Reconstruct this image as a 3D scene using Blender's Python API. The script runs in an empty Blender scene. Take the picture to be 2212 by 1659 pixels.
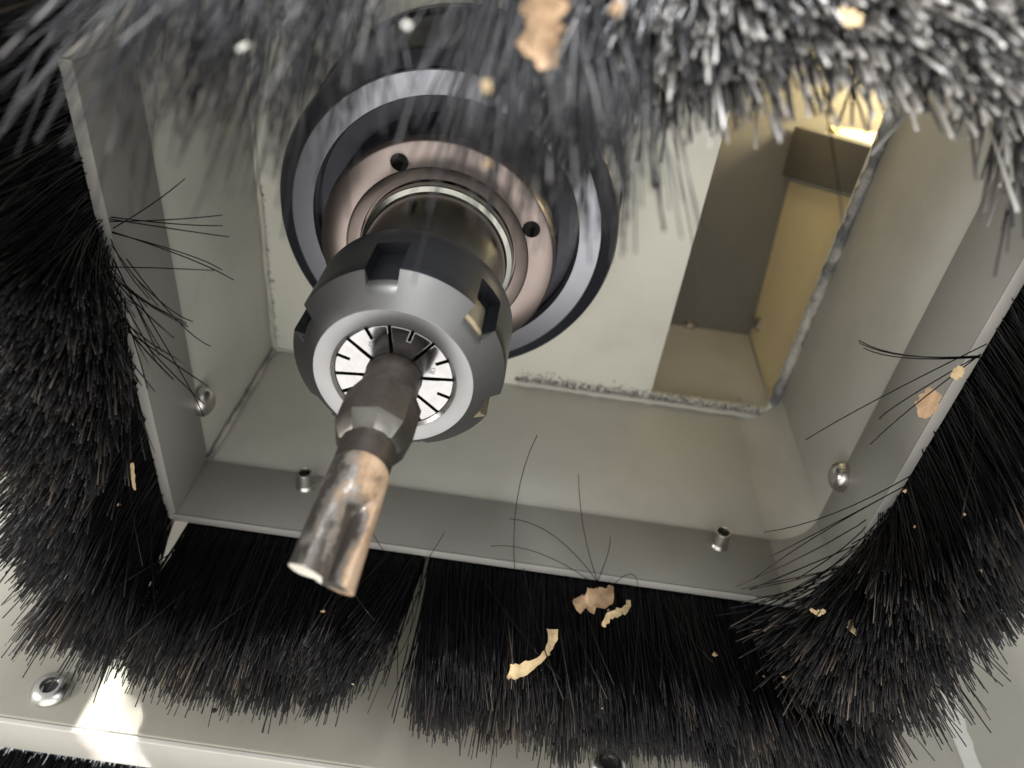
import bpy, bmesh, math, random
import numpy as np
from mathutils import Vector, Matrix

random.seed(7)
rng = np.random.default_rng(11)
scene = bpy.context.scene
COL = scene.collection
# all lengths below are in millimetres in a frame whose z runs up the spindle;
# OFF puts the spindle axis on the world origin, then everything is scaled to metres.
AX, AY = -27.33, 105.81
OFF = np.array([-AX, -AY, 0.0])
def W(p):
    return (np.asarray(p, float) + OFF) * 0.001

# ------------------------------------------------------------------ camera
cam_d = bpy.data.cameras.new('camera')
cam = bpy.data.objects.new('camera', cam_d)
COL.objects.link(cam)
right = (0.99019809, -0.10978904, 0.08633722)
down = (0.13964338, 0.79030484, -0.59658863)
fwd = (-0.00273383, 0.60279734, 0.79788965)
m = Matrix.Identity(4)
for i in range(3):
    m[i][0] = right[i]; m[i][1] = -down[i]; m[i][2] = -fwd[i]; m[i][3] = W((0, 0, 0))[i]
cam.matrix_world = m
cam_d.sensor_width = 36.0
cam_d.lens = 36.0 * 1640 / 2212
cam_d.clip_start = 0.005
cam_d.clip_end = 20.0
cam_d.dof.use_dof = True
cam_d.dof.focus_distance = 0.196
cam_d.dof.aperture_fstop = 12.5
scene.camera = cam

# ------------------------------------------------------------------ world and lamps
world = bpy.data.worlds.new('World')
scene.world = world
world.use_nodes = True
bg = world.node_tree.nodes['Background']
bg.inputs[0].default_value = (0.98, 0.985, 1.0, 1)
bg.inputs[1].default_value = 0.50

def lamp(name, kind, loc, target, energy, color, **kw):
    d = bpy.data.lights.new(name, kind)
    d.energy = energy; d.color = color
    for k, v in kw.items():
        setattr(d, k, v)
    o = bpy.data.objects.new(name, d)
    COL.objects.link(o)
    o.location = W(loc)
    o.rotation_euler = (Vector(W(target)) - Vector(W(loc))).to_track_quat('-Z', 'Y').to_euler()
    return o
# light thrown up from the pale work table under the machine
lamp('table_bounce', 'AREA', (-20, 240, -420), (-20, 240, 200), 5.0, (1.0, 0.95, 0.86), shape='RECTANGLE', size=0.8, size_y=1.1)
# workshop lamp behind the camera, a little above table height
lamp('workshop_lamp', 'AREA', (-30, -240, 150), (10, 30, 125), 3.9, (0.95, 0.97, 1.0), shape='RECTANGLE', size=0.10, size_y=0.12)
# window side of the workshop, right and behind
lamp('window_side', 'AREA', (300, -420, -60), (40, 30, 130), 1.6, (0.90, 0.94, 1.0), shape='RECTANGLE', size=0.35, size_y=0.35)
lamp('left_side', 'AREA', (-520, 10, -40), (-110, 140, 120), 1.6, (1.0, 0.97, 0.92), shape='RECTANGLE', size=0.09, size_y=0.09)

lamp('patch_beam', 'AREA', (-168, -60, 38), (-108, 235, 123), 0.008, (1.0, 0.98, 0.95), shape='RECTANGLE', size=0.017, size_y=0.040, spread=math.radians(0.7))  # added narrow beam that makes the bright patch on the cover panel

scene.view_settings.view_transform = 'Standard'
scene.view_settings.look = 'None'
scene.view_settings.gamma = 1.0
scene.view_settings.exposure = 0.28
scene.view_settings.use_curve_mapping = False
scene.render.engine = 'CYCLES'
scene.cycles.use_denoising = True
scene.cycles.max_bounces = 8
scene.cycles.sample_clamp_indirect = 6.0

# ------------------------------------------------------------------ materials
def new_mat(name):
    mt = bpy.data.materials.new(name)
    mt.use_nodes = True
    nt = mt.node_tree
    return mt, nt, nt.nodes['Principled BSDF']
def nd(nt, kind, **kw):
    n = nt.nodes.new(kind)
    for k, v in kw.items():
        setattr(n, k, v)
    return n
def noise(nt, scale, detail=4, rough=0.6, stretch=None):
    tc = nd(nt, 'ShaderNodeTexCoord')
    mp = nd(nt, 'ShaderNodeMapping')
    if stretch: mp.inputs['Scale'].default_value = stretch
    nt.links.new(tc.outputs['Object'], mp.inputs['Vector'])
    n = nd(nt, 'ShaderNodeTexNoise')
    n.inputs['Scale'].default_value = scale
    n.inputs['Detail'].default_value = detail
    n.inputs['Roughness'].default_value = rough
    nt.links.new(mp.outputs[0], n.inputs['Vector'])
    return n
def ramp(nt, src, stops, out='Fac'):
    r = nd(nt, 'ShaderNodeValToRGB')
    el = r.color_ramp.elements
    while len(el) < len(stops): el.new(0.5)
    for e, (p, c) in zip(el, stops):
        e.position = p
        e.color = (c[0], c[1], c[2], 1) if hasattr(c, '__len__') else (c, c, c, 1)
    nt.links.new(src.outputs[out], r.inputs['Fac'])
    return r
def bump(nt, b, src, strength, dist=0.0002, out='Fac'):
    n = nd(nt, 'ShaderNodeBump')
    n.inputs['Strength'].default_value = strength
    n.inputs['Distance'].default_value = dist
    nt.links.new(src.outputs[out], n.inputs['Height'])
    nt.links.new(n.outputs[0], b.inputs['Normal'])
def paint(name, c, rough=0.55, dust=0.5, speck=0.0):
    mt, nt, b = new_mat(name)
    n = noise(nt, 28, 6, 0.62)
    d = [x * (1 - 0.22 * dust) for x in c]
    h = [min(1, x * (1 + 0.06 * dust)) for x in c]
    r = ramp(nt, n, [(0.30, d), (0.52, c), (0.75, h)])
    last = r.outputs[0]
    if speck > 0:
        n2 = noise(nt, 420, 3, 0.6)
        r2 = ramp(nt, n2, [(0.66, 1.0), (0.72, 1 - speck)])
        mx = nd(nt, 'ShaderNodeMix', data_type='RGBA', blend_type='MULTIPLY')
        mx.inputs['Factor'].default_value = 1
        nt.links.new(last, mx.inputs[6]); nt.links.new(r2.outputs[0], mx.inputs[7])
        last = mx.outputs[2]
    nt.links.new(last, b.inputs['Base Color'])
    b.inputs['Roughness'].default_value = rough
    n3 = noise(nt, 900, 3, 0.6)
    bump(nt, b, n3, 0.12, 0.00012)
    return mt
def metal(name, c, rough=0.3, var=0.12, streak=None, metallic=1.0, scale=180, bumpy=0.05, rvar=0.4):
    mt, nt, b = new_mat(name)
    b.inputs['Metallic'].default_value = metallic
    n = noise(nt, scale, 5, 0.6, streak)
    r = ramp(nt, n, [(0.3, [x * (1 - var * 2.2) for x in c]), (0.65, c)])
    nt.links.new(r.outputs[0], b.inputs['Base Color'])
    rr = ramp(nt, n, [(0.3, min(1, rough * (1 + rvar))), (0.7, rough * (1 - rvar / 2))])
    nt.links.new(rr.outputs[0], b.inputs['Roughness'])
    if bumpy: bump(nt, b, n, bumpy, 0.0001)
    return mt

MAT = {}
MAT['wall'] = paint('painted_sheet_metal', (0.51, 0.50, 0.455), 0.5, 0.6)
MAT['strip'] = paint('wall_shade_grey', (0.24, 0.234, 0.215), 0.5, 0.6)  # darker grey for the lower walls, shade put into the colour
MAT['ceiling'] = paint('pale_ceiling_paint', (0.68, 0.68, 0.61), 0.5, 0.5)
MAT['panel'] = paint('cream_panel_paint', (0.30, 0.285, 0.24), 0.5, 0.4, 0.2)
MAT['panel_edge'] = metal('panel_edge_aluminium', (0.72, 0.69, 0.62), 0.42, 0.1)
MAT['duct'] = paint('warm_lit_duct', (0.80, 0.67, 0.40), 0.6, 0.4)  # warm light on the duct wall put into this yellowish colour
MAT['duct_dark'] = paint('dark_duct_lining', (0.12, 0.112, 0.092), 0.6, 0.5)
MAT['gantry'] = paint('gantry_dark_paint', (0.05, 0.05, 0.055), 0.6, 0.4)
MAT['hose'] = paint('yellow_hose', (0.86, 0.72, 0.36), 0.5, 0.2)
MAT['edge'] = paint('bare_sheet_edge', (0.38, 0.37, 0.35), 0.35, 0.2)
MAT['black_steel'] = metal('blackened_spindle_steel', (0.028, 0.03, 0.042), 0.34, 0.1, metallic=0.6, bumpy=0, rvar=0.1)
MAT['ring_steel'] = metal('ground_ring_steel', (0.24, 0.245, 0.28), 0.36, 0.03, scale=90, bumpy=0, rvar=0.06)
MAT['flange_steel'] = metal('polished_flange_steel', (0.215, 0.18, 0.17), 0.30, 0.03, scale=90, bumpy=0, rvar=0.08)
MAT['shaft_steel'] = metal('ground_shaft_steel', (0.27, 0.275, 0.255), 0.20, 0.03, scale=90, bumpy=0, rvar=0.1)
MAT['nut_steel'] = metal('satin_nut_steel', (0.215, 0.212, 0.205), 0.47, 0.025, scale=120, bumpy=0, rvar=0.06)
MAT['nut_face'] = metal('satin_nut_face', (0.27, 0.27, 0.28), 0.40, 0.025, scale=120, bumpy=0, rvar=0.06)
MAT['nut_reflect_dark'] = metal('nut_side_dark_reflection', (0.026, 0.028, 0.034), 0.32, 0.06, metallic=0.8, bumpy=0, rvar=0.1)  # dark reflection on the steel side put into the colour
MAT['collet_steel'] = metal('mirror_collet_steel', (0.37, 0.365, 0.38), 0.12, 0.06, scale=300, bumpy=0.03)
MAT['void'] = paint('hollow_shade', (0.012, 0.012, 0.013), 0.7, 0.2)  # near-black colour standing for the shade inside holes and slits
MAT['screw'] = metal('zinc_screw', (0.66, 0.64, 0.60), 0.28, 0.15)
MAT['shank'] = metal('stained_shank_steel', (0.05, 0.04, 0.033), 0.50, 0.25, metallic=0.5, scale=260)
MAT['collar'] = metal('collar_steel', (0.19, 0.178, 0.155), 0.38, 0.15, scale=300, bumpy=0.1)
MAT['holder'] = metal('brush_channel_aluminium', (0.45, 0.45, 0.45), 0.4, 0.1)

def cutter_mat():
    mt, nt, b = new_mat('resin_burnt_cutter_steel')
    n0 = noise(nt, 260, 6, 0.68, (1, 1, 0.5))
    tc = nd(nt, 'ShaderNodeTexCoord'); sx = nd(nt, 'ShaderNodeSeparateXYZ'); nt.links.new(tc.outputs['Object'], sx.inputs[0])
    n = nd(nt, 'ShaderNodeMath', operation='MULTIPLY_ADD')
    nt.links.new(sx.outputs['X'], n.inputs[0]); n.inputs[1].default_value = 32.0
    ln = nd(nt, 'ShaderNodeCombineXYZ'); nt.links.new(sx.outputs['X'], ln.inputs[0]); nt.links.new(sx.outputs['Y'], ln.inputs[1])
    vl = nd(nt, 'ShaderNodeVectorMath', operation='LENGTH'); nt.links.new(ln.outputs[0], vl.inputs[0])
    rd = nd(nt, 'ShaderNodeMath', operation='MULTIPLY_ADD'); nt.links.new(vl.outputs['Value'], rd.inputs[0]); rd.inputs[1].default_value = 110.0; rd.inputs[2].default_value = -0.65
    ad = nd(nt, 'ShaderNodeMath', operation='ADD'); nt.links.new(rd.outputs[0], ad.inputs[0]); nt.links.new(n0.outputs['Fac'], ad.inputs[1])
    nt.links.new(ad.outputs[0], n.inputs[2])
    r = ramp(nt, n, [(0.36, (0.16, 0.14, 0.125)), (0.44, (0.38, 0.36, 0.335)), (0.52, (0.22, 0.17, 0.125)), (0.58, (0.30, 0.19, 0.11)), (0.70, (0.40, 0.285, 0.19))], 0)
    nt.links.new(r.outputs[0], b.inputs['Base Color'])
    mr = ramp(nt, n, [(0.46, 0.85), (0.58, 0.05)], 0)
    nt.links.new(mr.outputs[0], b.inputs['Metallic'])
    rr = ramp(nt, n, [(0.4, 0.36), (0.6, 0.6)], 0)
    nt.links.new(rr.outputs[0], b.inputs['Roughness'])
    bump(nt, b, n0, 0.35, 0.0004)
    return mt
MAT['cutter'] = cutter_mat()
MAT['carbide'] = paint('lit_carbide_edge', (0.74, 0.71, 0.63), 0.35, 0.6)  # carbide end; the light it catches is put into this pale colour

def bristle_mat(name, base, dustc, rough, spec):
    mt, nt, b = new_mat(name)
    a = nd(nt, 'ShaderNodeAttribute', attribute_name='dust')
    a2 = nd(nt, 'ShaderNodeAttribute', attribute_name='shade')
    r = ramp(nt, a2, [(0.0, [x * 0.55 for x in base]), (0.7, base), (1.0, [x * 1.6 for x in base])])
    mx = nd(nt, 'ShaderNodeMix', data_type='RGBA')
    nt.links.new(a.outputs['Fac'], mx.inputs['Factor'])
    nt.links.new(r.outputs[0], mx.inputs[6])
    mx.inputs[7].default_value = (*dustc, 1)
    nt.links.new(mx.outputs[2], b.inputs['Base Color'])
    rr = nd(nt, 'ShaderNodeMath', operation='MULTIPLY_ADD')
    nt.links.new(a.outputs['Fac'], rr.inputs[0]); rr.inputs[1].default_value = 0.45; rr.inputs[2].default_value = rough
    nt.links.new(rr.outputs[0], b.inputs['Roughness'])
    b.inputs['Specular IOR Level'].default_value = spec
    return mt
MAT['bristle'] = bristle_mat('black_nylon_bristle', (0.006, 0.006, 0.0075), (0.14, 0.11, 0.085), 0.24, 0.20)
MAT['bristle_lit_dusty'] = bristle_mat('lit_dusty_bristle', (0.018, 0.018, 0.021), (0.62, 0.60, 0.58), 0.30, 0.6)  # dust colour raised so the bristles also carry the strong light
MAT['bristle_wisp'] = bristle_mat('grey_wispy_bristle', (0.016, 0.016, 0.018), (0.22, 0.21, 0.20), 0.40, 0.22)
def wood_mat(name, c):
    mt, nt, b = new_mat(name)
    n = noise(nt, 350, 5, 0.6, (1, 0.3, 1))
    r = ramp(nt, n, [(0.3, [x * 0.62 for x in c]), (0.6, c)])
    nt.links.new(r.outputs[0], b.inputs['Base Color'])
    b.inputs['Roughness'].default_value = 0.75
    bump(nt, b, n, 0.4, 0.0002)
    return mt
MAT['wood_tan'] = wood_mat('tan_wood_shaving', (0.42, 0.28, 0.165))
MAT['wood_pale'] = wood_mat('pale_wood_shaving', (0.56, 0.42, 0.23))
MAT['wood_white'] = wood_mat('white_chip', (0.80, 0.78, 0.72))
def dusty_bead():
    mt, nt, b = new_mat('dusty_sealant')
    n = noise(nt, 60, 5, 0.65)
    r = ramp(nt, n, [(0.36, (0.12, 0.122, 0.13)), (0.48, (0.27, 0.27, 0.26)), (0.60, (0.46, 0.44, 0.40))])
    nt.links.new(r.outputs[0], b.inputs['Base Color']); b.inputs['Roughness'].default_value = 0.85
    bump(nt, b, n, 0.5, 0.0004)
    return mt
MAT['dusty_bead'] = dusty_bead()
MAT['dust'] = paint('grey_sawdust', (0.20, 0.20, 0.20), 0.9, 0.8)

# ------------------------------------------------------------------ mesh helpers
def empty(name, p, label, cat, group=None):
    o = bpy.data.objects.new(name, None)
    o.empty_display_size = 0.01
    COL.objects.link(o)
    o.location = W(p)
    o['label'] = label; o['category'] = cat
    if group: o['group'] = group
    return o
def wloc(o):
    v = Vector((0, 0, 0))
    while o is not None:
        v = v + o.location; o = o.parent
    return np.array(v)
def finish(me, smooth=35):
    if smooth:
        me.polygons.foreach_set('use_smooth', [True] * len(me.polygons))
        me.set_sharp_from_angle(angle=math.radians(smooth))
    me.update()
def obj(name, verts, faces, mat, parent=None, smooth=35, bevel=None):
    v = W(verts)
    base = wloc(parent) if parent else v.mean(0)
    me = bpy.data.meshes.new(name)
    me.from_pydata((v - base).tolist(), [], faces)
    bm = bmesh.new(); bm.from_mesh(me)
    bmesh.ops.recalc_face_normals(bm, faces=bm.faces)
    if bevel:
        es = [e for e in bm.edges if len(e.link_faces) == 2 and e.calc_face_angle(0) > 0.5]
        bmesh.ops.bevel(bm, geom=es, offset=bevel * 0.001, segments=2, affect='EDGES', profile=0.5)
    bm.to_mesh(me); bm.free()
    me.materials.append(MAT[mat] if isinstance(mat, str) else mat)
    finish(me, smooth)
    o = bpy.data.objects.new(name, me)
    COL.objects.link(o)
    if parent: o.parent = parent
    else: o.location = base
    return o
def tag(o, label, cat, group=None):
    o['label'] = label; o['category'] = cat
    if group: o['group'] = group
    return o
def box(x0, x1, y0, y1, z0, z1):
    v = [(x, y, z) for z in (z0, z1) for y in (y0, y1) for x in (x0, x1)]
    f = [(0, 2, 3, 1), (4, 5, 7, 6), (0, 1, 5, 4), (2, 6, 7, 3), (0, 4, 6, 2), (1, 3, 7, 5)]
    return v, f
def prism(poly, z0, z1):
    n = len(poly)
    v = [(x, y, z0) for x, y in poly] + [(x, y, z1) for x, y in poly]
    f = [tuple(range(n))[::-1], tuple(range(n, 2 * n))]
    f += [(i, (i + 1) % n, n + (i + 1) % n, n + i) for i in range(n)]
    return v, f
def lathe(profile, n=96, c=(AX, AY), closed=False):
    v = []; f = []
    k = len(profile)
    for r, z in profile:
        for i in range(n):
            a = 2 * math.pi * i / n
            v.append((c[0] + r * math.cos(a), c[1] + r * math.sin(a), z))
    for j in range(k if closed else k - 1):
        a0, b0 = j * n, ((j + 1) % k) * n
        for i in range(n):
            i2 = (i + 1) % n
            f.append((a0 + i, a0 + i2, b0 + i2, b0 + i))
    return v, f
def cyl(p, d, r, h, n=16):
    """capped cylinder from p along unit d"""
    d = Vector(d).normalized(); p = Vector(p)
    u = d.orthogonal().normalized(); w = d.cross(u)
    v = []; f = []
    for k in (0, h):
        for i in range(n):
            a = 2 * math.pi * i / n
            v.append(tuple(p + d * k + (u * math.cos(a) + w * math.sin(a)) * r))
    f = [tuple(range(n))[::-1], tuple(range(n, 2 * n))] + [(i, (i + 1) % n, n + (i + 1) % n, n + i) for i in range(n)]
    return v, f
def turned(p, d, prof, n=24):
    """lathe along direction d from p; prof = [(r, h)], first and last rings capped"""
    d = Vector(d).normalized(); p = Vector(p)
    u = d.orthogonal().normalized(); w = d.cross(u)
    v = []; f = []
    for r, h in prof:
        for i in range(n):
            a = 2 * math.pi * i / n
            v.append(tuple(p + d * h + (u * math.cos(a) + w * math.sin(a)) * r))
    for j in range(len(prof) - 1):
        for i in range(n):
            i2 = (i + 1) % n
            f.append((j * n + i, j * n + i2, (j + 1) * n + i2, (j + 1) * n + i))
    f.append(tuple(range(n))[::-1]); e = (len(prof) - 1) * n
    f.append(tuple(range(e, e + n)))
    return v, f
def cut(o, cutters):
    """boolean-subtract closed shapes (verts, faces) from object o"""
    base = wloc(o)
    for v, f in cutters:
        me = bpy.data.meshes.new('cutter_tmp')
        me.from_pydata((W(v) - base).tolist(), [], f)
        bm = bmesh.new(); bm.from_mesh(me); bmesh.ops.recalc_face_normals(bm, faces=bm.faces); bm.to_mesh(me); bm.free()
        c = bpy.data.objects.new('cutter_tmp', me); COL.objects.link(c)
        c.location = Vector(base)
        md = o.modifiers.new('b', 'BOOLEAN'); md.operation = 'DIFFERENCE'; md.object = c; md.solver = 'EXACT'
        bpy.context.view_layer.update()
        dg = bpy.context.evaluated_depsgraph_get()
        new = bpy.data.meshes.new_from_object(o.evaluated_get(dg))
        o.modifiers.clear()
        o.data = new
        bpy.data.objects.remove(c)
    finish(o.data, 35)

# ------------------------------------------------------------------ dust hood
L, Rt, F, B = -104.0, 110.0, 195.0, 20.0
ZE, ZF, ZC = 162.0, 188.0, 258.0
hood = empty('dust_hood', (0, 110, ZE), 'pale grey sheet metal dust hood box seen from inside, around the spindle', 'dust hood')
T = 1.6
def wall_part(name, v, f, mat, bevel=0.35, parent=hood):
    return obj(name, v, f, mat, parent, smooth=30, bevel=bevel)
wall_part('front_wall', *box(L - T, Rt + T, F, F + T, ZE, ZC + 120), 'wall')
wall_part('left_wall', *box(L - T, L, B + 33, F - 0.05, ZE, ZC + 120), 'wall')
wall_part('right_wall', *box(Rt, Rt + T, B, F - 0.05, ZE, ZC), 'wall')
wall_part('back_wall', *box(-62, Rt - 0.05, B - T, B, ZE, ZC + 120), 'wall')
wall_part('corner_wall', *prism([(L, B + 33), (L - T, B + 33), (-62, B - T), (-62, B)], ZE, ZC + 120), 'wall')
# shade along the lower walls, built as thin darker bands
S = 1.2
wall_part('shade_band', *box(L + S + 0.02, Rt - S - 0.02, F - S, F - 0.02, ZE + 0.3, ZF), 'strip', 0.3)
wall_part('shade_band', *box(L + 0.02, L + S, B + 34, F - S - 0.05, ZE + 0.3, ZF), 'strip', 0.3)
wall_part('shade_band', *box(Rt - S, Rt - 0.02, B + 2, F - S - 0.05, ZE + 0.3, ZF), 'strip', 0.3)
# bright bare lower edges of the sheet
wall_part('edge_trim', *box(L + 0.4, Rt - 0.4, F - S - 0.1, F + T + 0.1, ZE - 0.45, ZE - 0.05), 'edge', 0.15)
wall_part('edge_trim', *box(L - T - 0.2, L + S + 0.1, B + 33, F - S - 0.7, ZE - 0.45, ZE - 0.05), 'edge', 0.15)
wall_part('edge_trim', *box(Rt - S - 0.1, Rt + T + 0.2, B, F - S - 0.7, ZE - 0.45, ZE - 0.05), 'edge', 0.15)
# ceiling plate with the suction slot at the right
SX, SY = 57.5, 189.5
ceil = wall_part('ceiling_plate', *prism([(L, B + 33), (-62, B), (SX, B), (SX, SY), (Rt - 3, SY), (Rt - 3, B), (Rt - 0.05, B), (Rt - 0.05, F - 0.05), (L, F - 0.05)], ZC, ZC + 2.0), 'ceiling', None)
# suction duct above the slot
DX = 112.5
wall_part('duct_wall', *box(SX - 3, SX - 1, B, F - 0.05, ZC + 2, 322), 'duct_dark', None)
wall_part('duct_wall', *[(lambda v, f: (v, f))(*box(0, 1, 0, 1, 0, 1))][0], 'duct', None) if False else None
def yz_prism(poly, x0, x1):
    v, f = prism(poly, 0, 1)
    return [((x0 if z == 0 else x1), a, b) for a, b, z in v], f
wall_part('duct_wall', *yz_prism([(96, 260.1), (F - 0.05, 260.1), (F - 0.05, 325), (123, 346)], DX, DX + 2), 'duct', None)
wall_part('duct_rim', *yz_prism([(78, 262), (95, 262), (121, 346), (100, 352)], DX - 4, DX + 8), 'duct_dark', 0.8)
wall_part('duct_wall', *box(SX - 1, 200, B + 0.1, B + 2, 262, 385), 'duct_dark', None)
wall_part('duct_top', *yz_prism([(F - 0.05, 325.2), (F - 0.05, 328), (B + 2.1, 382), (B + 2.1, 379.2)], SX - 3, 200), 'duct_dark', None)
wall_part('hose_neck', *yz_prism([(24, 262), (105, 262), (105, 346), (24, 374)], 168, 174), 'hose', None)
wall_part('hose_neck', *box(DX + 9, 168, 96, 104, 262, 346), 'hose', None)
lamp('hose_glow_fill', 'POINT', (152, 62, 322), (92, 34, 0), 0.40, (1.0, 0.86, 0.58), shadow_soft_size=0.012)  # added light inside the neck for the yellow glow of the hose
lamp('duct_fill', 'POINT', (84, 46, 326), (92, 34, 0), 0.045, (1.0, 0.86, 0.58), shadow_soft_size=0.012)  # added fill that brightens the right duct wall
# dusty sealant bead round the slot
def bead(name, pts, r, mat, parent, n=8, jit=0.3):
    v = []; f = []
    P = [Vector(p) for p in pts]
    for i, p in enumerate(P):
        d = (P[min(i + 1, len(P) - 1)] - P[max(i - 1, 0)]).normalized()
        u = d.orthogonal().normalized(); w = d.cross(u)
        rr = r * (1 + random.uniform(-jit, jit))
        for k in range(n):
            a = 2 * math.pi * k / n
            v.append(tuple(p + (u * math.cos(a) + w * math.sin(a)) * rr))
        if i:
            for k in range(n):
                k2 = (k + 1) % n
                f.append(((i - 1) * n + k, (i - 1) * n + k2, i * n + k2, i * n + k))
    f.append(tuple(range(n))[::-1]); e = (len(P) - 1) * n; f.append(tuple(range(e, e + n)))
    return obj(name, v, f, mat, parent, smooth=80)
def line(a, b, n, jit=0.0):
    a, b = np.array(a, float), np.array(b, float)
    return [tuple(a + (b - a) * i / n + rng.normal(0, jit, 3)) for i in range(n + 1)]
bead('sealant_bead', line((Rt - 1.5, 25, ZC - 0.6), (Rt - 1.5, 186, ZC - 0.6), 70, 0.12), 2.0, 'dusty_bead', hood)
bead('sealant_bead', line((2, F - 1.6, ZC - 0.4), (Rt - 4, F - 1.6, ZC - 0.4), 50, 0.15), 1.3, 'wall', hood)
bead('sealant_bead', line((L + 1, F - 1.2, ZC - 0.4), (-15, F - 1.2, ZC - 0.4), 40, 0.12), 0.9, 'wall', hood)
bead('sealant_bead', line((L + 1.2, 60, ZC - 0.3), (L + 1.2, F - 1, ZC - 0.3), 40, 0.1), 0.8, 'wall', hood)
# screws coming through the lower walls
def wall_rivet(p, d):
    rv = obj('rivet_nut', *turned(p, d, [(3.4, 0), (3.3, 0.5), (2.8, 1.0), (2.65, 1.4), (2.65, 6.0), (2.5, 6.4), (2.1, 6.4), (2.0, 6.2), (2.0, 3.0), (0.2, 2.9)], 24), 'screw', hood)
    obj('socket', *turned(Vector(p) + Vector(d) * 3.02, d, [(1.95, 0), (1.9, 0.05)], 16), 'void', rv)
def wall_screw(p, d):
    obj('screw', *turned(p, d, [(5.0, 0), (5.0, 0.9), (4.8, 1.9), (4.1, 3.0), (2.8, 3.8), (1.0, 4.15)], 28), 'screw', hood)
wall_rivet((77.6, F - S, 182.3), (0, -1, 0))
wall_rivet((-66.5, F - S, 182.3), (0, -1, 0))
wall_screw((Rt - S, 159, 186), (-1, 0, 0))
wall_screw((L + S, 169, 190), (1, 0, 0))
# rolled inside corners
def corner_sheet(name, cx, cy, r, a0, a1, z0, z1, mat, t=0.5):
    n = 12; v = []; f = []
    for rr in (r, r + t):
        for z in (z0, z1):
            for i in range(n + 1):
                a = math.radians(a0 + (a1 - a0) * i / n)
                v.append((cx + rr * math.cos(a), cy + rr * math.sin(a), z))
    m_ = n + 1
    for i in range(n):
        f.append((i, i + 1, m_ + i + 1, m_ + i)); f.append((2 * m_ + i, 3 * m_ + i, 3 * m_ + i + 1, 2 * m_ + i + 1))
        f.append((i, 2 * m_ + i, 2 * m_ + i + 1, i + 1)); f.append((m_ + i, m_ + i + 1, 3 * m_ + i + 1, 3 * m_ + i))
    f.append((0, m_, 3 * m_, 2 * m_)); f.append((n, 2 * m_ + n, 3 * m_ + n, m_ + n))
    obj(name, v, f, mat, hood, smooth=40)
corner_sheet('corner_roll', Rt - 13.6, F - 13.6, 13.5, 0, 90, ZF + 0.1, ZC - 0.1, 'wall')
bead('sealant_bead', line((L + 1.4, F - 1.4, ZF), (L + 0.9, F - 0.9, ZC - 1), 24, 0.12), 0.9, 'dusty_bead', hood)
corner_sheet('shade_corner', Rt - 13.6, F - 13.6, 12.37, 0, 90, ZE + 0.3, ZF, 'strip')
obj('duct_bolt', *turned((112.4, 184, 318), (-1, 0, 0), [(3.4, 0), (3.4, 1.5), (2.4, 2.6)], 18), 'screw', hood)
obj('duct_bolt', *turned((82, F - 0.05, 326), (0, -1, 0), [(3.4, 0), (3.4, 1.5), (2.4, 2.6)], 18), 'screw', hood)
cut(ceil, [cyl((-47.5, 42.2, ZC - 5), (0, 0, 1), 4.2, 12, 24)])

# ------------------------------------------------------------------ spindle
sp = empty('spindle', (AX, AY, 196), 'dark steel router spindle nose hanging through the hood ceiling', 'spindle')
obj('body', *lathe([(55.8, 390), (55.7, 252.0), (54.4, 250.5), (52.9, 217.0), (52.2, 215.2), (48.1, 213.6), (47.9, 215.5), (40.6, 215.5), (40.4, 217.5), (34.0, 217.5), (0.5, 217.5)], 128), 'black_steel', sp)
obj('face_ring', *lathe([(47.8, 215.4), (47.8, 212.6), (47.4, 212.2), (41.0, 211.8), (40.7, 212.2), (40.7, 215.4)], 128), 'ring_steel', sp)
fl = obj('flange', *lathe([(34.2, 217.7), (34.3, 198.0), (33.9, 196.4), (33.3, 196.0), (26.6, 196.0), (26.0, 196.5), (22.9, 196.9), (22.6, 198.5), (0.3, 198.5), (0.3, 217.7)], 128, closed=True), 'flange_steel', sp)
holes = []
for a in (-113.6, -25.5, 64.5, 154.5):
    t = math.radians(a)
    holes.append(cyl((AX + 28.9 * math.cos(t), AY + 28.9 * math.sin(t), 190), (0, 0, 1), 2.5, 22, 24))
cut(fl, holes)
for a in (-113.6, -25.5, 64.5, 154.5):
    t = math.radians(a)
    obj('bolt_recess', *cyl((AX + 28.9 * math.cos(t), AY + 28.9 * math.sin(t), 202), (0, 0, 1), 2.45, 1.5, 20), 'void', sp)
obj('flange_skirt', *lathe([(34.6, 217.6), (34.6, 200.5), (34.35, 199.8)], 128), 'black_steel', sp)
obj('shaft', *lathe([(22.3, 198.4), (22.3, 194.6), (21.9, 194.0), (20.6, 193.6), (20.3, 192.8), (20.3, 168.4), (20.9, 167.6), (20.9, 165.5), (20.3, 164.8), (19.0, 158)], 128), 'shaft_steel', sp)

# ------------------------------------------------------------------ collet nut
nut = empty('collet_nut', (AX, AY, 136), 'round steel collet nut with six spanner notches screwed under the spindle', 'collet nut')
NOTCH = [-99.5 + 60 * k for k in range(6)]
def notched(profile, inner, half=9.0, zlim=154.0):
    """surface of revolution whose radius is limited to `inner` inside the notches"""
    th = []
    for c in sorted(x % 360 for x in NOTCH):
        th += [(c - half - 0.001, 0)] + [(c - half + 0.05 + (2 * half - 0.1) * i / 8, 1) for i in range(9)] + [(c + half + 0.001, 0)]
        gap = 60 - 2 * half
        th += [(c + half + gap * i / 12, 0) for i in range(1, 12)]
    n = len(th); v = []; f = []
    for r, z in profile:
        for a, s in th:
            t = math.radians(a)
            rr = min(r, inner) if (s and z <= zlim) else r
            v.append((AX + rr * math.cos(t), AY + rr * math.sin(t), z))
    for j in range(len(profile) - 1):
        for i in range(n):
            i2 = (i + 1) % n
            f.append((j * n + i, j * n + i2, (j + 1) * n + i2, (j + 1) * n + i))
    return v, f
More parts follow.
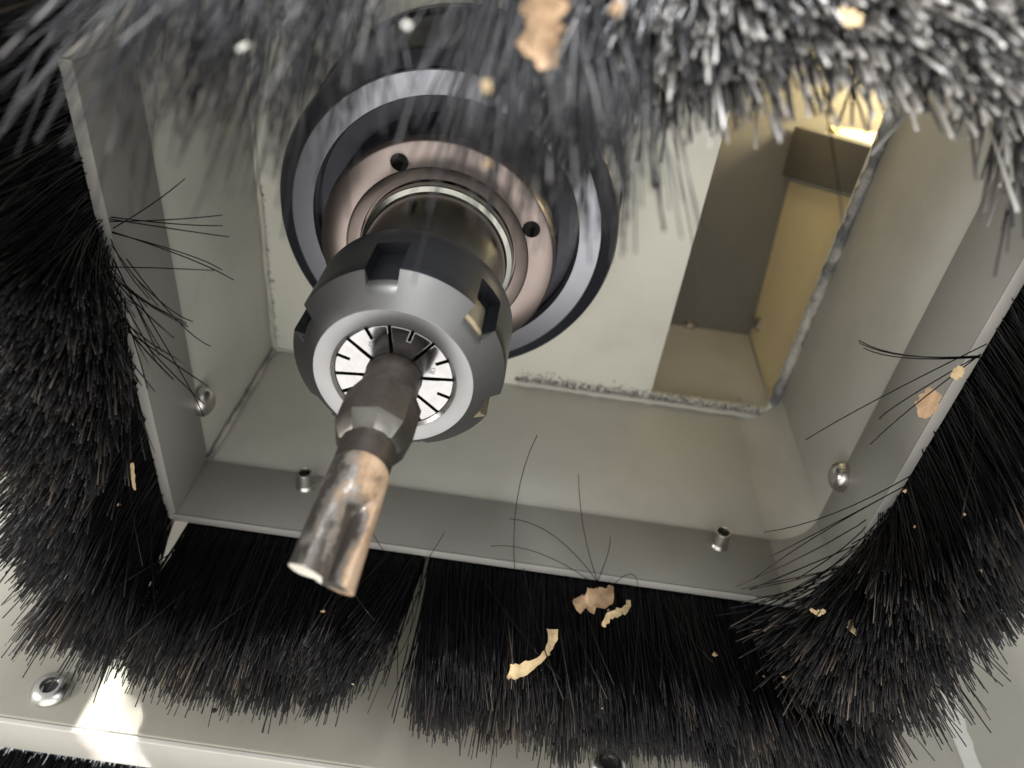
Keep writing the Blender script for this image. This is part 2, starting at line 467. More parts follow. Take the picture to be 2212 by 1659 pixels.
prof = [(18.45 + 6.4 * i / 6, 135.75 + 6.25 * i / 6) for i in range(1, 7)]
obj('chamfer', *notched([(18.45, 135.75)] + prof, 22.0), 'nut_steel', nut, smooth=28)
obj('grip_side', *notched([(24.85, 142.0), (25.0, 142.6), (25.0, 146), (25.0, 150), (25.0, 154.0), (25.0, 154.1), (25.0, 157.0), (25.0, 161.0), (24.6, 161.8), (21.0, 161.9), (20.95, 164.5)], 22.0), 'nut_reflect_dark', nut, smooth=28)
obj('front_face', *lathe([(18.45, 135.75), (18.3, 135.6), (14.7, 135.6), (14.4, 135.75)], 128), 'nut_face', nut)
obj('lip', *lathe([(14.4, 135.75), (13.75, 136.6), (13.7, 141)], 128), 'screw', nut)

# ------------------------------------------------------------------ collet of eight jaws
col = empty('collet', (AX, AY, 137), 'shiny slotted collet ring inside the nut, gripping the cutter', 'collet')
def jaw_poly(c, w=0.38, ri=6.45, ro=13.55):
    pts = []
    h = 22.5
    def P(r, a, off=0.0):
        t = math.radians(a)
        return (AX + r * math.cos(t) - off * math.sin(t), AY + r * math.sin(t) + off * math.cos(t))
    oi = math.degrees(w / ri); oo = math.degrees(w / ro)
    pts += [P(ri, c - h + oi + (2 * h - 2 * oi) * i / 6) for i in range(7)]
    out = [P(ro, c + h - oo - (h - 1.7 - oo) * i / 5) for i in range(6)]
    notch = [P(10.6, c + 2.0), P(10.6, c - 2.0)]
    out2 = [P(ro, c - 1.7 - (h - 1.7 - oo) * i / 5) for i in range(6)]
    return pts + out + notch + out2
for k in range(8):
    j = obj('jaw', *prism(jaw_poly(-5.5 + 22.5 + 45 * k), 136.6, 150), 'collet_steel', col, smooth=20, bevel=0.12)
obj('slit_shade', *lathe([(13.6, 150.2), (6.4, 150.2)], 64), 'void', col)  # black disc for the shade behind the jaw slits
# two faint engraved marks on the collet face
def engraved(txt, r, a, size):
    cu = bpy.data.curves.new('size_mark', 'FONT'); cu.body = txt; cu.size = size * 0.001; cu.align_x = 'CENTER'; cu.align_y = 'CENTER'
    tmp = bpy.data.objects.new('size_mark', cu); COL.objects.link(tmp)
    bpy.context.view_layer.update()
    me = bpy.data.meshes.new_from_object(tmp.evaluated_get(bpy.context.evaluated_depsgraph_get()))
    bpy.data.objects.remove(tmp)
    o = bpy.data.objects.new('size_mark', me); COL.objects.link(o); o.parent = col
    t = math.radians(a)
    p = W((AX + r * math.cos(t), AY + r * math.sin(t), 136.56)) - wloc(col)
    o.matrix_local = Matrix.Translation(p) @ Matrix.Rotation(t + math.radians(-60), 4, 'Z') @ Matrix.Rotation(math.pi, 4, 'X')
    me.materials.clear(); me.materials.append(MAT['nut_steel'])
engraved('85', 9.3, -20, 2.0)
engraved('12', 9.6, -122, 1.7)

# ------------------------------------------------------------------ router bit
bit = empty('router_bit', (AX, AY, 78), 'resin stained two flute router bit clamped in the collet', 'router bit')
obj('shank', *lathe([(6.4, 152), (6.4, 123.0)], 64), 'shank', bit)
obj('collar', *lathe([(6.3, 128), (7.6, 127.2), (8.3, 125.8), (8.3, 116.0), (8.2, 115.6)], 9), 'shank', bit, smooth=20)
obj('collar_chamfer', *lathe([(8.25, 115.7), (7.9, 114.9), (6.6, 112.3), (6.0, 111.6), (5.6, 112.2)], 9), 'collar', bit, smooth=20)
obj('neck', *lathe([(5.9, 113.0), (5.75, 110.5), (5.6, 104.0)], 64), 'shank', bit)
def cutter():
    zs = [106.6, 105.9, 105.0] + [104 - i * (104 - 78.4) / 30 for i in range(31)]
    n = 144; v = []; f = []
    back = math.radians(105)
    for j, z in enumerate(zs):
        d = min(1, max(0, (97.5 - z) / 6.0)); d = d * d * (3 - 2 * d)
        tw = -38 + (z - 78) * 0.8
        rb = (5.95, 5.7, 5.2, 4.2)[0 if z < 104.5 else (1 if z < 105.5 else (2 if z < 106.3 else 3))]
        low = max(0.0, (86 - z) / 7.0)
        for i in range(n):
            a = 360 * i / n
            r = rb
            for g0 in (tw, tw + 180):
                q = (g0 - a + 180) % 360 - 180      # 0 at the steep wall, growing towards the gentle side
                if -4 < q < 78:
                    u = max(0.0, q / 78)
                    g = min(1, (q + 4) / 10) * (1 - u) ** 1.1
                    r -= d * 4.2 * g
            t = math.radians(a)
            x, y = r * math.cos(t), r * math.sin(t)
            b_ = x * math.cos(back) + y * math.sin(back)
            zz = z + low * (0.46 * (b_ + 4.5) - 0.16 * x - 1.6)
            v.append((AX + x, AY + y, zz))
    for j in range(len(zs) - 1):
        for i in range(n):
            i2 = (i + 1) % n
            f.append((j * n + i, j * n + i2, (j + 1) * n + i2, (j + 1) * n + i))
    e = (len(zs) - 1) * n
    return v, f, [v[e + i] for i in range(n)]
cv, cf, rim = cutter()
obj('fluted_body', cv, cf, 'cutter', bit, smooth=40)
cen = np.mean(np.array(rim), 0) + np.array([0, 0, 0.5])
tri = [(i, len(rim), (i + 1) % len(rim)) for i in range(len(rim))]
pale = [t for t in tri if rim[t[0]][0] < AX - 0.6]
dull = [t for t in tri if rim[t[0]][0] >= AX - 0.6]
obj('ground_end', [tuple(p) for p in rim] + [tuple(cen)], dull, 'cutter', bit, smooth=40)
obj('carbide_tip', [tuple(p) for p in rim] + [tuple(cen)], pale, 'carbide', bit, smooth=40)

# ------------------------------------------------------------------ panels behind the front brush
YP = 235.0
pan = empty('cover_panel', (-40, YP, 110), 'cream painted machine cover panel behind the front brushes, with button head screws', 'panel')
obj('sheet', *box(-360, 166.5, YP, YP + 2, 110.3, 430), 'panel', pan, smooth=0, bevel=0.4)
obj('bottom_flange', *box(-360, 166.5, YP + 0.6, YP + 17, 108.6, 110.2), 'wall', pan, smooth=0, bevel=0.3)
def button(p, parent, r=6.0):
    s = obj('screw', *turned(p, (0, -1, 0), [(r, 0), (r, 0.5), (r * 0.93, 1.3), (r * 0.75, 2.3), (r * 0.5, 2.9), (r * 0.46, 2.9), (r * 0.42, 1.4), (r * 0.1, 1.2)], 32), 'screw', parent)
    obj('socket', *turned(Vector(p) + Vector((0, -1.45, 0)), (0, -1, 0), [(r * 0.41, 0), (r * 0.40, 0.1)], 6), 'void', s)
button((-130.1, YP - 0.02, 120.2), pan)
button((46.0, YP - 0.02, 121.0), pan)
obj('pin_hole', *turned((-79, YP - 0.02, 121), (0, -1, 0), [(0.9, 0), (0.7, 0.12)], 10), 'void', pan)
pan2 = empty('side_panel', (300, YP + 3, 110), 'cream side panel at the right beyond the ragged white joint', 'panel')
obj('sheet', *box(170.5, 460, YP + 3, YP + 5, 100, 430), 'panel', pan2, smooth=0, bevel=0.4)
def ragged():
    v = []; f = []
    n = 90
    for i in range(n + 1):
        z = 100 + 200 * i / n
        w0 = 164.5 + rng.normal(0, 0.05); w1 = 171.6 + rng.normal(0, 0.3) + 0.5 * math.sin(z * 0.21)
        for x, y in ((w0, YP - 0.05), (w0 + 0.3, YP - 0.5), (w1 - 0.5, YP - 0.5 + rng.normal(0, 0.08)), (w1, YP - 0.1), (w1, YP + 2.0), (w0, YP + 2.0)):
            v.append((x, y, z))
        if i:
            for k in range(6):
                k2 = (k + 1) % 6
                f.append(((i - 1) * 6 + k, (i - 1) * 6 + k2, i * 6 + k2, i * 6 + k))
    f.append((5, 4, 3, 2, 1, 0)); e = n * 6; f.append(tuple(range(e, e + 6)))
    return v, f
tag(obj('sealing_strip', *ragged(), 'wall', None, smooth=40), 'ragged white sealing strip between the two cream panels at lower right', 'sealing strip')
gan = obj('gantry', *box(-420, 420, -60, 440, 392, 400), 'gantry', None, smooth=0, bevel=0.5)
tag(gan, 'dark underside of the machine gantry above the hood', 'gantry')

# ------------------------------------------------------------------ brushes
def wave(seed, k=6, lo=2.0, hi=30.0):
    r = np.random.default_rng(seed)
    fr = r.uniform(lo, hi, k); ph = r.uniform(0, 6.283, k); am = r.uniform(0.4, 1.0, k) / np.sqrt(k)
    return lambda s: (np.sin(s[:, None] * fr[None] + ph[None]) * am[None]).sum(1)
def strands(P, rad, dust, shade, name, mat, parent, sides=3):
    """P: (n, k, 3) mm polylines -> one mesh of thin tapered tubes"""
    n, k, _ = P.shape
    d = np.gradient(P, axis=1)
    d /= np.linalg.norm(d, axis=2, keepdims=True) + 1e-9
    ref = rng.normal(size=(n, 1, 3)); ref = np.broadcast_to(ref, d.shape)
    u = np.cross(d, ref); u /= np.linalg.norm(u, axis=2, keepdims=True) + 1e-9
    w = np.cross(d, u)
    rr = rad[:, None] * np.linspace(1.0, 0.82, k)[None]
    V = np.empty((n, k, sides, 3))
    for j in range(sides):
        a = 2 * math.pi * j / sides
        V[:, :, j] = P + (u * math.cos(a) + w * math.sin(a)) * rr[..., None]
    base = wloc(parent)
    co = (W(V.reshape(-1, 3)) - base).astype(np.float32)
    idx = np.arange(n * k * sides).reshape(n, k, sides)
    q = []
    for j in range(sides):
        j2 = (j + 1) % sides
        q.append(np.stack([idx[:, :-1, j], idx[:, :-1, j2], idx[:, 1:, j2], idx[:, 1:, j]], -1).reshape(-1, 4))
    q = np.concatenate(q)
    cap = idx[:, -1, :].reshape(-1, sides)
    me = bpy.data.meshes.new(name)
    me.vertices.add(len(co)); me.vertices.foreach_set('co', co.ravel())
    nl = q.size + cap.size
    me.loops.add(nl); me.loops.foreach_set('vertex_index', np.concatenate([q.ravel(), cap.ravel()]).astype(np.int32))
    me.polygons.add(len(q) + len(cap))
    starts = np.concatenate([np.arange(len(q)) * 4, q.size + np.arange(len(cap)) * sides]).astype(np.int32)
    me.polygons.foreach_set('loop_start', starts)
    sm = np.concatenate([np.ones(len(q), bool), np.zeros(len(cap), bool)])
    me.polygons.foreach_set('use_smooth', sm)
    me.update(calc_edges=True)
    for nm, arr in (('dust', dust), ('shade', np.broadcast_to(shade[:, None], (n, k)))):
        at = me.attributes.new(nm, 'FLOAT', 'POINT')
        at.data.foreach_set('value', np.repeat(np.asarray(arr).reshape(-1), sides).astype(np.float32))
    me.materials.append(MAT[mat])
    o = bpy.data.objects.new(name, me); COL.objects.link(o); o.parent = parent
    o['kind'] = 'stuff'
    return o
def path_fn(pts):
    P = np.array(pts, float)
    seg = np.linalg.norm(np.diff(P, axis=0), axis=1); cum = np.concatenate([[0], np.cumsum(seg)])
    return (lambda s: np.stack([np.interp(s * cum[-1], cum, P[:, i]) for i in range(2)], 1)), cum[-1]
def brush(name, label, path, n, lean, seed, tipz=113.0, width=6.0, tipvar=3.5, mat='bristle', jitter=2.2, rootz=(161.5, 169), dusty=0.6, rad=(0.165, 0.235), clump=3.2, length_noise=1.7, holder=True, keep=None, k=5, patchy=(0.25, 2.6)):
    r = np.random.default_rng(seed)
    fn, Ltot = path_fn(path)
    s = r.uniform(0, 1, n)
    if keep is not None:
        s = s[keep(s, r)]; n = len(s)
    xy = fn(s)
    e = 1e-3
    tg = fn(np.clip(s + e, 0, 1)) - fn(np.clip(s - e, 0, 1)); tg /= np.linalg.norm(tg, axis=1, keepdims=True) + 1e-9
    nr = np.stack([-tg[:, 1], tg[:, 0]], 1)
    off = r.uniform(-width / 2, width / 2, n)
    root = xy + nr * off[:, None]
    mm = s * Ltot
    w1, w2, w3 = wave(seed + 1, 9, 0.12, 1.1), wave(seed + 2, 9, 0.12, 1.1), wave(seed + 3, 8, 0.08, 0.9)
    mm2 = mm + 3.1 * off
    lx, ly = lean(s, mm, off, r)
    px = lx + clump * (w1(mm2) * tg[:, 0] + w2(mm2) * nr[:, 0]) + r.normal(0, jitter, n) + nr[:, 0] * off * 0.7
    py = ly + clump * (w1(mm2) * tg[:, 1] + w2(mm2) * nr[:, 1]) + r.normal(0, jitter, n) + nr[:, 1] * off * 0.7
    cell = np.floor((mm + 0.8 * off) / 2.3 + 0.35 * r.normal(size=n)).astype(int)
    cell = cell - cell.min(); nc = cell.max() + 1
    band = (off > 0).astype(int) * nc + cell
    cl_t = r.normal(0, 1.3, 2 * nc)[band]; cl_n = r.normal(0, 1.3, 2 * nc)[band]; cl_z = r.normal(0, 3.0, 2 * nc)[band]
    pull = ((cell + 0.5 + mm.min() / 2.3) * 2.3 - (mm + 0.8 * off)) * 0.6
    pull = np.clip(pull, -2, 2)
    px += (cl_t + pull) * tg[:, 0] + cl_n * nr[:, 0]; py += (cl_t + pull) * tg[:, 1] + cl_n * nr[:, 1]
    wild = r.random(n) < 0.02
    px[wild] += r.normal(0, 8, wild.sum()); py[wild] += r.normal(0, 8, wild.sum())
    tz = tipz(s) if callable(tipz) else np.full(n, tipz)
    tz = tz + tipvar * w3(mm) + np.abs(r.normal(0, length_noise, n)) * np.where(r.random(n) < 0.75, 1, -0.7)
    tz = tz + cl_z - np.where(r.random(n) < 0.07, r.uniform(1, 5, n), 0)
    rz = r.uniform(rootz[0], rootz[1], n)
    Lz = rz - tz
    # keep the bristle about as long as it was cut: leaning ones end higher
    h2 = px ** 2 + py ** 2
    Lz2 = np.sqrt(np.maximum(Lz ** 2 - np.minimum(h2, 0.8 * Lz ** 2), 60.0))
    t = np.linspace(0, 1, k)[None]
    a = r.uniform(0.6, 1.0, n)[:, None]
    bend = a * t + (1 - a) * t ** 2
    curl = r.normal(0, 0.35, (n, 2))
    P = np.empty((n, k, 3))
    P[:, :, 0] = root[:, 0:1] + px[:, None] * bend + curl[:, 0:1] * np.sin(math.pi * t)
    P[:, :, 1] = root[:, 1:2] + py[:, None] * bend + curl[:, 1:2] * np.sin(math.pi * t)
    P[:, :, 2] = rz[:, None] - Lz2[:, None] * t
    du = np.clip((t - r.uniform(0.45, 1.0, n)[:, None]) / 0.35, 0, 1) * (r.random(n)[:, None] ** 3.0) * dusty * (0.5 + 0.8 * np.clip(w3(mm * 1.7 + 50) + 0.4, 0, 1.4))[:, None]
    du = du * (patchy[0] + patchy[1] * (r.random(2 * nc) ** 4)[band])[:, None]
    c = fn(np.array([0.5]))[0]
    th = empty(name, (c[0], c[1], ZE), label, 'brush', 'brush strips around the hood rim')
    strands(P, r.uniform(*rad, n), np.clip(du, 0, 1), r.random(n), 'bristles', mat, th)
    if holder:
        for a_, b_ in zip(path[:-1], path[1:]):
            a_, b_ = np.array(a_, float), np.array(b_, float)
            d = (b_ - a_); ln = np.linalg.norm(d); d /= ln; q = np.array([-d[1], d[0]])
            w_ = width / 2 + 0.6
            poly = [tuple(a_ + q * w_), tuple(b_ + q * w_), tuple(b_ - q * w_), tuple(a_ - q * w_)]
            obj('channel', *prism(poly, 163.5, 182), 'holder', th, smooth=0, bevel=0.3)
    return th
def sm(x, a, b):
    t = np.clip((x - a) / (b - a), 0, 1)
    return t * t * (3 - 2 * t)

BR = {}
# left side: bulges inwards near the middle, hangs straight at both ends
def lean_left(s, mm, off, r):
    y = mm - 2.1
    inn = sm(y, 82, 96) * (1 - sm(y, 112, 165))
    return -1.0 - 4 * (1 - sm(mm, 30, 60)) + inn * (12 + 8 * r.normal(size=len(s))) + 5.0 * sm(y, 165, 195), -3 + 7 * sm(y, 175, 200) + 3 * sm(y, 120, 190) * r.normal(size=len(s)) - 4 * inn - 4 * (1 - sm(mm, 30, 60))
BR['left'] = brush('brush_strip', 'black bristle brush strip along the left edge of the hood', [(-70, 16), (-109.5, 50), (-109.5, 201)], 10500, lean_left, 21, tipz=112, width=7)
def lean_fl(s, mm, off, r):
    x = -100 + mm
    return -3 * sm(x, -45, -100) * 0 - 13 * sm(x, -55, -22), 1.5 + 0 * s
BR['fl'] = brush('brush_strip', 'short black brush strip behind the cutter tip, left of the parted gap', [(-99.5, 200.5), (-21, 200.5)], 4600, lean_fl, 31, tipz=lambda s: 113 + 7 * sm(s, 0.6, 1.0), width=6.5)
def lean_fr(s, mm, off, r):
    x = -20 + mm
    return 4.0 * (1 - sm(x, -20, 10)) + 3 * sm(x, 60, 112), 1.0 + 0 * s
BR['fr'] = brush('brush_strip', 'long black brush strip along the front edge, holding two big wood curls', [(-19.5, 200.5), (113, 200.5)], 7800, lean_fr, 41, tipz=112.5, width=6.5)
def lean_r(s, mm, off, r):
    y = 22 + mm
    inn = sm(y, 128, 172)
    return -inn * (17 + 11 * r.normal(size=len(s))) + 2, -2 - 2 * inn + 2 * inn * r.normal(size=len(s))
BR['r'] = brush('brush_strip', 'black bristle brush strip down the right edge, fanning out over the corner', [(115.5, 22), (115.5, 190)], 8600, lean_r, 51, tipz=lambda s: 118 - 2 * s, width=7)
# back side, nearest the camera: two uneven tufts
def lean_bl(s, mm, off, r):
    x = -62 + np.maximum(mm - 19.3, 0)
    return -0.22 * x + 3 * np.sin(mm * 0.35) + r.normal(0, 2.5, len(s)), 13 + 3 * np.sin(mm * 0.21 + 1) + 6 * sm(x, -15, -8) + r.normal(0, 4, len(s))
def keep_bl(s, r):
    x = -62 + np.maximum(s * 93.3 - 19.3, 0)
    pr = np.where(x <= -61.9, 0.25, np.where(x < -31, 0.75, np.where(x < -13, 0.07, 1.0)))
    return r.random(len(s)) < pr
BR['bl'] = brush('brush_strip', 'thin wispy blurred brush strip hanging in front of the spindle at upper left', [(-78, 25), (-62, 15), (12, 15)], 1550, lean_bl, 61, tipz=84, width=5, jitter=2.5, mat='bristle_wisp', dusty=0.7, rad=(0.12, 0.17), clump=4, keep=keep_bl, k=6)
def lean_br(s, mm, off, r):
    x = 12 + mm
    return -4 + 0 * s + r.normal(0, 3.5, len(s)), 1.5 + 18 * sm(x, 58, 92) + 13 * (1 - sm(x, 12, 36)) + r.normal(0, 3.0, len(s))
BR['br'] = brush('brush_strip', 'thick dusty brush tuft nearest the camera at upper right, partly pale from painted light', [(12, 15), (112, 15)], 4600, lean_br, 71, tipz=112, width=8, mat='bristle_lit_dusty', dusty=3.4, rad=(0.26, 0.40), clump=3.5, patchy=(0.9, 0.8))
# another brush on the far side of the cover panel
BR['far'] = brush('brush_strip', 'dark brush strip showing below the cover panel edge at bottom left', [(-200, 258), (20, 258)], 5200, lambda s, mm, off, r: (-2 + 0 * s, 0 * s), 81, tipz=62, rootz=(106, 112), width=8, holder=False)

# stray bristles that stand out singly
def stray(pts, parent, r=0.16):
    P = np.array(pts, float)
    t = np.linspace(0, 1, len(P)); tt = np.linspace(0, 1, 9)
    if len(P) > 2:
        co = [np.polyfit(t, P[:, i], 2) for i in range(3)]
        Q = np.stack([np.polyval(c, tt) for c in co], 1)
    else:
        Q = np.stack([np.interp(tt, t, P[:, i]) for i in range(3)], 1)
    o = strands(Q[None], np.array([r]), np.zeros((1, 9)), np.array([0.4]), 'stray_bristle', 'bristle', parent, 5)
    del o['kind']
    return o
for p in ([[-102, 90, 161], [-85.0, 84.7, 156.0], [-69.7, 79.4, 152.0]], [[-102, 89.3, 161], [-83.1, 86.8, 156.0], [-68.8, 84.6, 152.0]],
          [[-102, 89.3, 162], [-84, 86, 157], [-70, 82, 152]], [[-102, 92.7, 161], [-81.5, 93.3, 155.0], [-68.1, 94.6, 150.0]],
          [[-102, 93, 161], [-82, 93, 156.0], [-71, 93, 151]], [[-98, 97.9, 158], [-83.8, 108.1, 150.0], [-73.6, 111.0, 145.0]],
          [[-97, 105.5, 156], [-81.6, 122.5, 145.0], [-76.8, 131.2, 142.0]], [[-103, 93, 163], [-92.6, 85.7, 165.0], [-83.5, 78.0, 165.0]],
          [[-96, 101, 156], [-85, 104, 149], [-76, 103, 143]]):
    stray(p, BR['left'])
for p in ([[109, 88, 158], [87.9, 103.5, 152.0], [73.4, 116.2, 148.0]], [[109, 91.8, 158], [89.8, 91.2, 153.0], [76.0, 87.3, 150.0]], [[109, 92, 158], [90.0, 91.9, 153.0], [77.8, 89.1, 150.0]],
          [[109, 91.5, 158], [90.3, 91.4, 153.2], [76.4, 88.0, 150.0]], [[109, 91, 158], [96.4, 104.9, 152.0], [89.0, 114.8, 148.0]], [[109, 91, 158], [94.2, 102.4, 152.0], [88.0, 106.8, 148.0]],
          [[109, 130, 157], [88.9, 139.7, 148.0], [71.6, 146.2, 144.0]], [[109, 134, 157], [85.0, 145.3, 144.0], [71.7, 158.1, 138.0]], [[109, 134, 157], [88, 143, 146.0], [74, 151, 140.0]],
          [[117, 157, 131], [118.7, 138.8, 122.0], [122.3, 134.5, 115.0]]):
    stray(p, BR['r'])
for p in ([[8.7, 196, 160], [5.6, 161.4, 158.0], [8.1, 133.8, 156.0]], [[36, 196, 160.0], [27.2, 171.1, 158.0], [21.4, 146.0, 156.0]], [[35.5, 196, 160.0], [35.9, 179.9, 158.0], [35.0, 170.5, 157.0]],
          [[36, 196, 160.0], [18.9, 173.8, 157.0], [4.1, 167.6, 156.0]], [[34, 196, 160.0], [15.0, 182.1, 157.0], [-0.2, 180.9, 156.0]], [[40.7, 196, 160.0], [43.7, 183.4, 155.0], [46.2, 184.7, 152.0]]):
    stray(p, BR['fr'], 0.13)
for p in ([[-33.6, 196, 160.0], [-37.1, 183.4, 157.0], [-37.1, 176.0, 156.0]], [[-20, 197, 160.0], [-14.8, 178.8, 157.0]], [[-23, 199, 150], [-21, 199, 130], [-30, 198, 117]], [[-20, 199, 150], [-26, 199, 134], [-25, 198, 121]], [[-24, 199, 150], [-27, 199, 134], [-33, 198, 119]]):
    stray(p, BR['fl'], 0.13)
stray([[37, 15, 150], [44.5, 39.4, 116.0], [47.9, 49.7, 114.0]], BR['br'], 0.12)
stray([[13, 15, 150], [15.2, 37.1, 114.0], [16.7, 41.8, 110.0]], BR['br'], 0.2)

# ------------------------------------------------------------------ wood shavings and chips
def shaving(name, label, pts, width, mat, normal=(0, -1, -0.4), thick=0.25, rag=0.25, seed=1, curl=0.0, cat='wood shaving'):
    """curled ragged ribbon along pts; width list per point"""
    r = np.random.default_rng(seed)
    P = np.array(pts, float); n = max(10, 5 * len(P))
    t = np.linspace(0, 1, len(P)); tt = np.linspace(0, 1, n)
    deg = min(3, len(P) - 1)
    Q = np.stack([np.polyval(np.polyfit(t, P[:, i], deg), tt) for i in range(3)], 1)
    Wd = np.interp(tt, np.linspace(0, 1, len(width)), width)
    nv = np.array(normal, float); nv /= np.linalg.norm(nv)
    v = []; f = []
    m = 5
    for i in range(n):
        d = Q[min(i + 1, n - 1)] - Q[max(i - 1, 0)]; d /= np.linalg.norm(d) + 1e-9
        side = np.cross(d, nv); side /= np.linalg.norm(side) + 1e-9
        wl = Wd[i] * (1 + r.normal(0, rag)); wr = Wd[i] * (1 + r.normal(0, rag))
        for k in range(m):
            u = k / (m - 1) * 2 - 1
            w_ = wl if u < 0 else wr
            p = Q[i] + side * u * w_ * 0.5 + nv * (curl * (u * u) * Wd[i] + r.normal(0, 0.06 * Wd[i] ** 0.5))
            v.append(p + nv * thick / 2)
        for k in range(m):
            v.append(v[-m] - nv * thick)
    st = 2 * m
    for i in range(n - 1):
        a, b = i * st, (i + 1) * st
        for k in range(m - 1):
            f.append((a + k, a + k + 1, b + k + 1, b + k))
            f.append((a + m + k, b + m + k, b + m + k + 1, a + m + k + 1))
        f.append((a, b, b + m, a + m)); f.append((a + m - 1, a + 2 * m - 1, b + 2 * m - 1, b + m - 1))
    for a in (0, (n - 1) * st):
        f.append(tuple([a + k for k in range(m)] + [a + m + k for k in range(m - 1, -1, -1)]))
    o = obj(name, np.array(v), f, mat, None, smooth=50)
    return tag(o, label, cat, 'wood chips caught in the bristles')
shaving('wood_shaving', 'broad tan wood flake caught high on the front brush', [(27.2, 186, 145), (31, 184.5, 142.6), (35.5, 185, 146.0), (38.2, 186.5, 152)], [3.5, 7.5, 6.5, 1.0], 'wood_tan', seed=3, rag=0.2, curl=0.2)
shaving('wood_shaving', 'narrow yellow wood curl beside the broad tan flake', [(35.0, 183, 134.2), (37.5, 182, 138), (41.0, 183, 140.6), (42.8, 184, 145.5)], [1.4, 2.2, 2.2, 1.0], 'wood_pale', seed=4, rag=0.2, curl=0.15)
shaving('wood_shaving', 'long pale wood curl lying low on the front brush', [(9.6, 188, 118.6), (13, 187, 119.5), (18.8, 186.5, 124.5), (20.8, 187.5, 134)], [3.2, 4.4, 2.0, 1.5, 3.0], 'wood_pale', seed=5, rag=0.16, curl=0.25)
shaving('wood_shaving', 'small pale crescent chip on the right corner bristles', [(95, 157, 127.5), (94.2, 157, 125.5), (95, 156.5, 123.2)], [0.8, 1.8, 1.0], 'wood_pale', seed=6)
shaving('wood_shaving', 'small yellow chip left of the crescent chip on the corner bristles', [(84.6, 157, 129.6), (86.5, 157, 128.6), (88.2, 156.5, 129.4)], [0.7, 1.4, 1.2], 'wood_pale', seed=7)
shaving('wood_shaving', 'tan flake stuck on the rim of the right brush', [(102.0, 101.5, 155.5), (101.5, 105.5, 155), (101.5, 109, 154)], [3.4, 5.2, 2.0], 'wood_tan', normal=(-0.6, -0.5, -0.7), seed=8, rag=0.1)
shaving('wood_shaving', 'round pale chip at the root of the right stray bristles', [(103.5, 92.6, 153.6), (103, 94, 153.2), (102.6, 95.6, 152.8)], [1.6, 2.6, 1.4], 'wood_pale', normal=(-0.6, -0.5, -0.7), seed=9, rag=0.1)
shaving('wood_shaving', 'large blurred tan flake on the left side of the dusty tuft', [(-3.59, 15.99, 92.82), (-2.65, 18.25, 92.43), (-2.18, 21.06, 91.65), (-0.31, 22.62, 91.26)], [3.51, 4.52, 4.06, 1.56], 'wood_tan', normal=(0, -0.5, -0.85), seed=10, curl=0.2)
shaving('wood_shaving', 'tiny orange chip at the top edge above the dusty tuft', [(4.68, 15.29, 87.36), (5.62, 15.76, 87.36)], [1.25, 1.4], 'wood_tan', normal=(0, -0.5, -0.85), seed=12)
shaving('wood_shaving', 'pale oval chip on top of the dusty tuft', [(33.2, 15.8, 105.6), (34.8, 16.2, 105.4), (36.2, 16.3, 105.2)], [1.2, 1.9, 1.1], 'wood_pale', normal=(0, -0.5, -0.85), seed=13)
shaving('wood_shaving', 'small yellow crumb in the wispy bristles above the shaft', [(-7.72, 24.18, 85.80), (-7.49, 25.43, 85.80)], [1.01, 0.94], 'wood_pale', normal=(0, -0.5, -0.85), seed=14)
shaving('wood_shaving', 'small yellow crumb low in the wispy bristles near the flange', [(-6.94, 33.07, 85.64), (-6.40, 33.70, 85.64)], [0.94, 0.78], 'wood_pale', normal=(0, -0.5, -0.85), seed=15)
shaving('wood_shaving', 'white sliver floating in the wispy bristles at upper left', [(-35.26, 24.65, 86.19), (-34.16, 23.95, 86.19)], [0.39, 0.39], 'wood_white', normal=(0, -0.5, -0.85), seed=16)
shaving('wood_shaving', 'white speck in front of the dark spindle body at the top', [(-16.85, 19.50, 85.80), (-16.22, 19.81, 85.80)], [0.62, 0.62], 'wood_white', normal=(0, -0.5, -0.85), seed=17)
shaving('wood_shaving', 'thin pale sliver standing in the left brush', [(-100.5, 153.6, 143.8), (-100.2, 158, 142.2), (-99.8, 161.2, 141)], [0.8, 1.1, 0.6], 'wood_pale', normal=(0.7, -0.5, -0.4), seed=18)
shaving('wood_shaving', 'orange brown crumb on the cream panel at far left', [(-134.5, YP - 0.5, 147.5), (-132, YP - 0.5, 149), (-131, YP - 0.5, 151)], [1.4, 2.2, 1.2], 'wood_tan', normal=(0, -1, 0), seed=19)

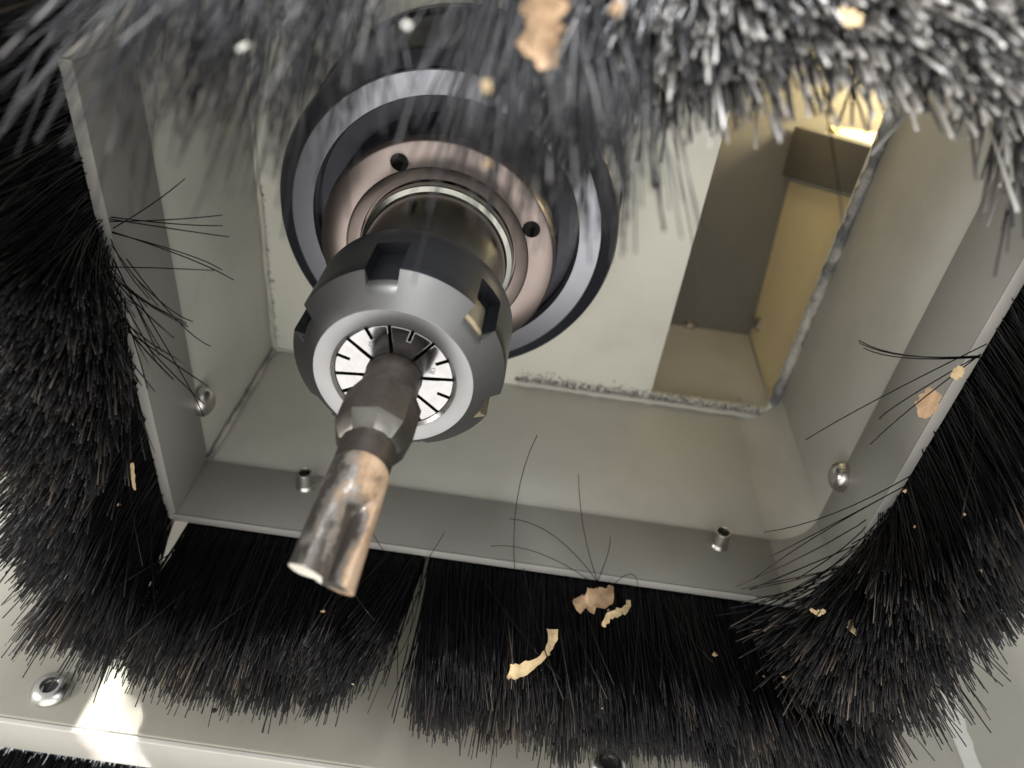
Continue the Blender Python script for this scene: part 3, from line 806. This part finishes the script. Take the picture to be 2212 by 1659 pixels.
# fine crumbs sprinkled through the brushes
def crumbs():
    r = np.random.default_rng(5)
    V = []; Fc = []
    spots = []
    for _ in range(7): spots.append((r.uniform(-15, 110), r.uniform(191, 197), r.uniform(112, 155)))
    for _ in range(4): spots.append((r.uniform(-95, -25), r.uniform(191, 197), r.uniform(113, 150)))
    for _ in range(5): spots.append((r.uniform(96, 112), r.uniform(95, 185), r.uniform(114, 150)))
    for _ in range(4): spots.append((r.uniform(-106, -95), r.uniform(90, 190), r.uniform(112, 150)))
    for p in spots:
        s = abs(r.normal(0.35, 0.22)) + 0.15
        o = len(V)
        for d in ((1, 0, 0), (-1, 0, 0), (0, 1, 0), (0, -1, 0), (0, 0, 1), (0, 0, -1)):
            V.append(np.array(p) + np.array(d) * s * r.uniform(0.5, 1.5) + r.normal(0, 0.1, 3))
        for a, b, c in ((0, 2, 4), (2, 1, 4), (1, 3, 4), (3, 0, 4), (2, 0, 5), (1, 2, 5), (3, 1, 5), (0, 3, 5)):
            Fc.append((o + a, o + b, o + c))
    return np.array(V), Fc
o = obj('sawdust_crumbs', *crumbs(), 'wood_tan', None, smooth=0)
tag(o, 'fine tan sawdust crumbs scattered through the bristles', 'sawdust'); o['kind'] = 'stuff'
def seam_dust():
    r = np.random.default_rng(6)
    V = []; Fc = []
    for _ in range(2600):
        k = r.random()
        if k < 0.04: p = (Rt - 3.0 + r.normal(0, 0.7), r.uniform(40, 186), ZC - 2.0 - abs(r.normal(0, 0.6)))
        elif k < 0.85: p = (r.uniform(0, Rt - 4), F - 2.5 - abs(r.normal(0, 2.0)), ZC - 0.4)
        else: p = (L + 1.2 + abs(r.normal(0, 0.8)), r.uniform(120, 193), ZC - 0.6)
        s = abs(r.normal(0.1, 0.14)) + 0.08
        o = len(V)
        for d in ((1, 0, 0), (-1, 0, 0), (0, 1, 0), (0, -1, 0), (0, 0, 1), (0, 0, -1)):
            V.append(np.array(p) + np.array(d) * s * r.uniform(0.5, 1.5))
        for a, b, c in ((0, 2, 4), (2, 1, 4), (1, 3, 4), (3, 0, 4), (2, 0, 5), (1, 2, 5), (3, 1, 5), (0, 3, 5)):
            Fc.append((o + a, o + b, o + c))
    return np.array(V), Fc
o = obj('seam_dust', *seam_dust(), 'dust', None, smooth=0)
tag(o, 'dark grey dust gathered along the hood ceiling seams', 'dust'); o['kind'] = 'stuff'
